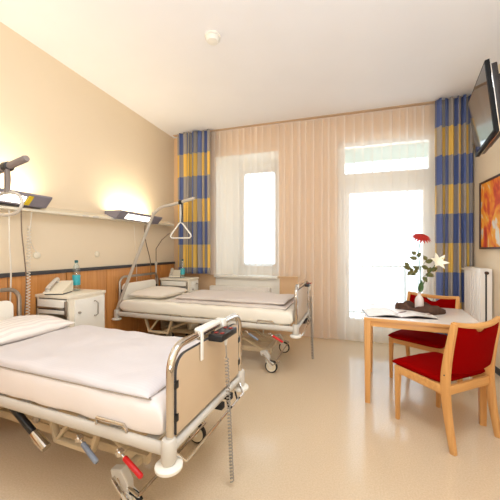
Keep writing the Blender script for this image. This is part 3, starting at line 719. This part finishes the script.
def phone(label, loc, rz):
    t = thing('telephone', label, 'telephone', loc, rz)
    MB().prism([(-.11, .012), (.11, .012), (.11, .026), (-.11, .115)], 'X', -.085, .085).build('body', 'cream', t)
    MB().box(-.08, .08, -.095, .095, 0, .014, .003).build('base', 'black', t)
    MB().tube(bez([(.055, -.09, .135), (.055, -.05, .126), (.055, .06, .078), (.055, .095, .055)], 6), .016, 10, sx=1.3).tube([(.055, -.09, .135), (.055, -.085, .10)], .022, 12).tube([(.055, .09, .05), (.055, .088, .026)], .022, 12).build('handset', 'handset_grey', t)
    b = MB()
    for i in range(3):
        for j in range(4): 
            y = -.02+j*.026; z = .106-(y+.11)*.405
            b.box(-.055+i*.024-.008, -.055+i*.024+.008, y-.008, y+.008, z-.004, z+.005, .002)
    b.build('keypad', 'dark', t)
phone('cream desk telephone on the nightstand between the beds', (-2.63, 2.19, .915), R(205))
phone('dark and cream telephone on the nightstand by the window', (-2.52, 4.13, .90), R(205))
def bottle(label, loc, s=1):
    t = thing('water_bottle', label, 'bottle', loc, 0)
    MB().lathe([(.030*s, 0), (.034*s, .006), (.034*s, .10*s), (.031*s, .11*s), (.034*s, .12*s), (.034*s, .19*s), (.026*s, .235*s), (.014*s, .262*s), (.0125*s, .275*s)], n=28).build('body', 'pet', t)
    MB().lathe([(.0345*s, .055*s), (.0352*s, .056*s), (.0352*s, .150*s), (.0345*s, .151*s)], n=28).build('paper_label', 'teal', t)
    MB().lathe([(.015*s, .270*s), (.0155*s, .272*s), (.0155*s, .292*s), (.013*s, .295*s)], n=20).build('cap', 'cap', t)
bottle('clear water bottle with teal label on the nightstand between the beds', (-2.64, 2.40, .915), 1.08)
bottle('clear water bottle with teal label on the nightstand by the window', (-2.37, 4.10, .90), 1.0)

# ------------------------------------------------------------------ cables hanging from the rail
def cable(label, pts, m, r=.005, coil=None):
    t = thing('cable', label, 'cable', pts[0])
    o = Vector(pts[0])
    b = MB().tube([p-o for p in bez(pts, 8)], r, 6)
    b.build('cord', m, t)
    if coil: MB().tube([p-o for p in helix(coil[0], coil[1], .014, coil[2], 9)], .0042, 5).build('coil', m, t)
xw = XL+.11
cable('straight pale cable at the far left, above the nearer bed', [(xw, 1.80, 1.70), (xw, 1.803, 1.40), (xw, 1.815, 1.14), (xw-.04, 1.83, .75)], 'cable_white', .006)
cable('brown cable hanging from the rail behind the nearer bed', [(xw, 1.90, 1.70), (xw, 1.905, 1.50), (xw+.01, 1.92, 1.28), (xw, 1.945, 1.05), (xw, 1.93, .75)], 'cable_brown', .005)
cable('coiled white cable hanging beside the nearer nightstand', [(xw, 1.99, 1.70), (xw, 1.985, 1.58), (xw, 1.97, 1.50)], 'cable_white', .004, ((xw, 1.97, 1.56), (xw+.01, 1.95, .72), 30))
cable('thin white cable looping to the wall socket above the nearer nightstand', [(xw, 2.0, 1.70), (xw-.05, 2.01, 1.5), (xw-.08, 2.06, 1.38), (xw-.09, 2.12, 1.30)], 'cable_white', .003)
cable('dark brown cable hanging behind the lifting pole of the farther bed', [(xw, 3.64, 1.70), (xw, 3.63, 1.58), (xw, 3.67, 1.42), (xw, 3.76, 1.18), (xw, 3.78, .92)], 'cable_brown', .007)
cable('thin pale cable hanging under the farther wall lamp', [(xw, 3.40, 1.70), (xw, 3.42, 1.45), (xw-.04, 3.50, 1.2), (xw-.05, 3.52, .9)], 'cable_white', .003)

# ------------------------------------------------------------------ table
TR = R(-7)
tx, ty = .20, 2.75
tu, tv_ = Vector((math.cos(TR), math.sin(TR), 0)), Vector((-math.sin(TR), math.cos(TR), 0))
TW, TD = .88, .78
tc_ = Vector((tx, ty, 0))+tu*TW/2+tv_*TD/2
t = thing('dining_table', 'light laminate topped table with beech legs by the right wall', 'table', tc_, TR)
tp = MB().box(-TW/2+.006, TW/2-.006, -TD/2+.006, TD/2-.006, .735, .751, .002).build('tabletop', 'tabletop', t)
MB().box(-TW/2, TW/2, -TD/2, TD/2, .722, .749, .004).build('edge_band', 'beech_x', tp)
b = MB()
e_ = .012
for s in (-1, 1):
    b.box(-TW/2+.05, TW/2-.05, s*(TD/2-.022)-.01, s*(TD/2-.022)+.01, .675, .723, .002)
    b.box(s*(TW/2-.022)-.01, s*(TW/2-.022)+.01, -TD/2+.05, TD/2-.05, .675, .723, .002)
b.build('apron', 'beech_x', t)
for sx in (-1, 1):
    for sy in (-1, 1):
        X, Y = sx*(TW/2-.03), sy*(TD/2-.03)
        MB().rbar([(X, Y, 0), (X, Y, .36), (X, Y, .723)], [.042, .05, .056], [.042, .05, .056], (0, 1, 0)).build('leg', 'beech', t)

# ------------------------------------------------------------------ chairs
def chair(label, loc, rz):
    t = thing('dining_chair', label, 'chair', loc, rz, 'red upholstered chairs at the table')
    hw = .235
    for s in (-1, 1):
        MB().rbar([(s*hw, .205, 0), (s*hw, .205, .25), (s*(hw), .20, .425)], [.026, .034, .04], [.026, .034, .044], (0, 1, 0)).build('leg', 'beech', t)
        pr = bez([(s*(hw+.004), -.235, 0), (s*(hw+.004), -.196, .24), (s*(hw+.003), -.180, .44), (s*(hw+.003), -.196, .62), (s*(hw+.002), -.240, .86)], 5)
        n = len(pr); wd = [.028+.014*math.sin(PI*min(1, i/(n-1)*1.0))+.002 for i in range(n)]
        pp = MB().rbar(pr, [.030]*n, [.034+.022*math.sin(PI*i/(n-1)) for i in range(n)], (0, 1, 0)).build('leg', 'beech', t)
        MB().lathe([(.005, 0), (.005, .004)], (s*(hw+.018) if s > 0 else s*(hw+.018)-.003, -.182, .50), 10, 'X').build('screw', 'dark', pp)
    b = MB().box(-hw+.01, hw-.01, .19, .215, .37, .425, .004).box(-hw+.01, hw-.01, -.19, -.165, .36, .42, .004)
    for s in (-1, 1): b.rbar([(s*hw, -.175, .39), (s*hw, .20, .398)], .026, .06)
    b.build('seat_frame', 'beech_x', t)
    MB().soft(-hw-.012, hw+.012, -.160, .248, .412, .480, k=7, nu=34, nv=34, wob=.003, wsc=8, flat=.45, taper=-.02).build('seat', 'fabric_red', t, ang=80)
    # curved top rail with a shallow dip
    def byx(x, z): # y of back at height z and x
        zz = (z-.44)/.42; return -.180-.062*max(0, zz)**1.5-.030*(1-(x/hw)**2)
    pts = []; 
    for i in range(15):
        x = -hw-.004+(2*hw+.008)*i/14; dip = .022*(1-(x/hw)**2)
        pts.append((x, byx(x, .86)+.004, .853-dip))
    MB().rbar(pts, .026, [.028+.008*(1-abs(i-7)/7) for i in range(15)]).build('top_rail', 'beech_x', t)
    # upholstered back with hand notch, thick and curved
    b = MB(); nu, nz_ = 28, 16; F_, K_ = [], []
    for i in range(nu+1):
        x = (-hw+.014)+(2*hw-.028)*i/nu; xn = x/hw; rf, rk = [], []
        ztop = .838-.022*(1-xn*xn)-.034*math.exp(-(x/.055)**4); zbot = .50+.012*xn*xn
        for j in range(nz_+1):
            z = zbot+(ztop-zbot)*j/nz_; y = byx(x, z); q = min(1, 4*min(j, nz_-j)/nz_)
            th = .008+.008*math.sqrt(q)
            rf.append(b.bm.verts.new((x, y+th, z))); rk.append(b.bm.verts.new((x, y-th, z)))
        F_.append(rf); K_.append(rk)
    for i in range(nu):
        for j in range(nz_):
            b.bm.faces.new([F_[i][j], F_[i+1][j], F_[i+1][j+1], F_[i][j+1]]); b.bm.faces.new([K_[i][j], K_[i][j+1], K_[i+1][j+1], K_[i+1][j]])
        b.bm.faces.new([F_[i][0], K_[i][0], K_[i+1][0], F_[i+1][0]]); b.bm.faces.new([F_[i][-1], F_[i+1][-1], K_[i+1][-1], K_[i][-1]])
    for i in (0, nu):
        for j in range(nz_): b.bm.faces.new([F_[i][j], F_[i][j+1], K_[i][j+1], K_[i][j]])
    b.build('backrest', 'fabric_red', t, ang=60)
    return t
chair('red upholstered beech chair nearest the camera, its back turned to us', (.75, 2.56, 0), R(39))
chair('red upholstered beech chair behind the table, facing it from the radiator', (.825, 3.425, 0), R(146))

# ------------------------------------------------------------------ things on the table
tz = .751
t = thing('magazine', 'open magazine lying at the left end of the table', 'magazine', (.50, 2.96, tz), R(6))
def page(s):
    def f(u, v):
        x = s*u*.275; z = .004+.022*math.sin(PI*min(1, u*1.15))**.8*(1-u*.4) if u > 0 else .004
        if s > 0: z += .012*u*u
        return (x, -.15+.33*v, z)
    return f
for s, m_ in ((-1, 'paper'), (1, 'page')):
    b = MB(); f = page(s); nu, nv = 18, 6
    b.grid(nu, nv, f); g = MB()
    b.grid(nu, nv, lambda u, v: (f(u, v)[0], f(u, v)[1], max(.001, f(u, v)[2]-.005)))
    b.build('page', m_, t, fix=True, ang=60)
MB().box(-.279, .0, -.153, .183, 0, .002).box(.0, .279, -.153, .183, 0, .002).build('cover', mat('cover_dark', (70, 52, 56), .4), t)

t = thing('bark_tray', 'rough dark brown bark tray on the table under the vase', 'tray', (.715, 3.14, tz), R(-12))
b = MB(); ring_pts = []
def brk(u, v):
    a = 2*PI*u; rr = v
    ex, ey = .20, .12
    k = 1+.10*noise.noise(Vector((math.cos(a)*1.7, math.sin(a)*1.7, 4)))+.10*noise.noise(Vector((math.cos(a)*6, math.sin(a)*6, 1)))
    prof = [(0, .012), (.55, .012), (.75, .020), (.90, .050), (1.0, .040), (1.02, .015), (.95, .0), (0, .0)]
    i = min(int(rr*7), 6); fr_ = rr*7-i; r0, z0 = prof[i]; r1, z1 = prof[i+1]
    r_ = r0+(r1-r0)*fr_; z = z0+(z1-z0)*fr_
    z *= 1.0+.9*(.35+noise.noise(Vector((math.cos(a)*2.5, math.sin(a)*2.5, 9)))) if r_ > .7 else 1
    return (ex*k*r_*math.cos(a)+1e-5*math.cos(a), ey*k*r_*math.sin(a), z)
b.grid(64, 21, brk); bmesh.ops.remove_doubles(b.bm, verts=b.bm.verts[:], dist=.0004)
b.build('bowl', 'bark', t, ang=80)
vx, vy, vz = .724, 3.15, tz+.0125
t = thing('vase', 'slim pale ceramic vase standing in the bark tray', 'vase', (vx, vy, vz))
MB().lathe([(.030, 0), (.036, .004), (.038, .03), (.037, .10), (.030, .125), (.015, .145), (.013, .17), (.016, .178), (.012, .178), (.010, .15), (.008, .02)], n=28).build('body', 'vase', t)
def leaf_mesh(b, base, d, ln, wd, curl=.2):
    base = Vector(base); d = Vector(d).normalized(); side = d.cross(Vector((.25, -1, .15))).normalized(); up = side.cross(d)
    def f(u, v):
        w_ = wd*math.sin(PI*min(1, u**.8))*(v-.5); return base+d*ln*u+side*w_+up*(-curl*ln*u*u+abs(v-.5)*wd*.25)
    b.grid(8, 4, f)
# red gerbera
t = thing('gerbera', 'dark red gerbera flower on a tall stem in the vase', 'flower', (vx, vy, vz+.15))
fc = Vector((.015, -.02, .56))
MB().tube(bez([(0, 0, -.10), (0, 0, 0), (.012, 0, .2), (-.008, -.01, .4), fc], 6), .004, 7).build('stem', 'leaf', t)
b = MB()
for ring_, n_, L_, tl in ((0, 18, .095, -.05), (1, 16, .08, .15), (2, 12, .05, .45)):
    for i in range(n_):
        a = 2*PI*i/n_+ring_*.2; d = Vector((math.cos(a), math.sin(a), tl)).normalized(); sd = Vector((-math.sin(a), math.cos(a), 0))
        b.grid(5, 2, lambda u, v: fc+d*L_*u+sd*.026*math.sin(PI*min(1, u*.9+.08))*(v-.5)+Vector((0, 0, -.03*u*u+.005*ring_)))
bmesh.ops.rotate(b.bm, verts=b.bm.verts[:], cent=fc, matrix=Matrix.Rotation(R(28), 3, Vector((1, .3, 0))))
b.build('petal', 'petal_red', t)['kind'] = 'stuff'
MB().lathe([(.004, -.012), (.014, -.004), (.016, .008), (.006, .014)], fc, 14).build('flower_centre', 'bark', t)
# white lily
t = thing('lily', 'white lily flower leaning right from the vase', 'flower', (vx, vy, vz+.15))
lc = Vector((.13, -.04, .30))
MB().tube(bez([(0, 0, -.10), (.004, 0, 0), (.03, -.01, .10), (.075, -.02, .2), lc], 6), .0035, 7).build('stem', 'leaf', t)
for i in range(6):
    a = 2*PI*i/6; ax = Vector((.25, -.85, .45)).normalized(); o1 = ax.orthogonal().normalized(); o2 = ax.cross(o1); rd = o1*math.cos(a)+o2*math.sin(a); tn = -o1*math.sin(a)+o2*math.cos(a)
    MB().grid(8, 3, lambda u, v: lc+ax*.12*u*(1-.45*u)+rd*(.085*u**1.3)+tn*.042*math.sin(PI*min(1, u**.8*.95+.05))*(v-.5)).build('petal', 'petal_white', t)
b = MB()
for i in range(4): b.tube([lc+Vector((.01, 0, .01)), lc+Vector((.05+.008*i, -.03+.012*i, .055))], .0022, 5)
b.build('stamen', 'yellow', t)
# leafy twig
t = thing('leafy_twig', 'olive leafed twig with a broad green leaf in the vase', 'twig', (vx, vy, vz+.15))
MB().tube(bez([(0, 0, -.10), (-.002, .004, 0), (-.006, 0, .14), (.0, 0, .24), (-.03, 0, .38)], 6), .003, 6).tube([(-.004, 0, .13), (.09, 0, .23)], .002, 5).tube([(-.004, 0, .16), (-.10, 0, .27)], .002, 5).tube([(0, 0, .24), (.06, 0, .33)], .002, 5).build('stem', 'leaf_dry', t)
b = MB()
for bs, dd, ln in (((-.03, 0, .19), (-1, .2, .35), .06), ((-.05, 0, .22), (-.7, -.2, -.4), .055), ((-.07, 0, .24), (-1, .1, .5), .06), ((-.09, 0, .26), (-.6, 0, .9), .05), ((-.04, 0, .20), (.3, -.3, .9), .05), ((-.08, 0, .25), (.4, 0, -.6), .04),
                  ((.03, 0, .17), (.4, -.2, -.5), .05), ((.05, 0, .19), (1, 0, .1), .06), ((.07, 0, .21), (.5, 0, .9), .05), ((.09, 0, .23), (1, .2, .4), .065), ((.06, 0, .20), (1, 0, -.3), .06),
                  ((0, 0, .24), (-.8, 0, .5), .05), ((.02, 0, .27), (.9, 0, -.3), .055), ((.05, 0, .31), (1, 0, .3), .06), ((.06, 0, .33), (-.4, 0, .8), .04), ((-.02, 0, .34), (-1, 0, .3), .055), ((-.03, 0, .38), (-.8, 0, .8), .04), ((-.02, 0, .36), (.7, 0, .8), .045)):
    leaf_mesh(b, bs, dd, ln*1.25, .042)
b.build('leaf', 'leaf_dry', t)['kind'] = 'stuff'
b = MB(); leaf_mesh(b, (.0, -.008, .015), (.12, -.1, 1), .13, .055, .05); b.build('broad_leaf', 'leaf', t)
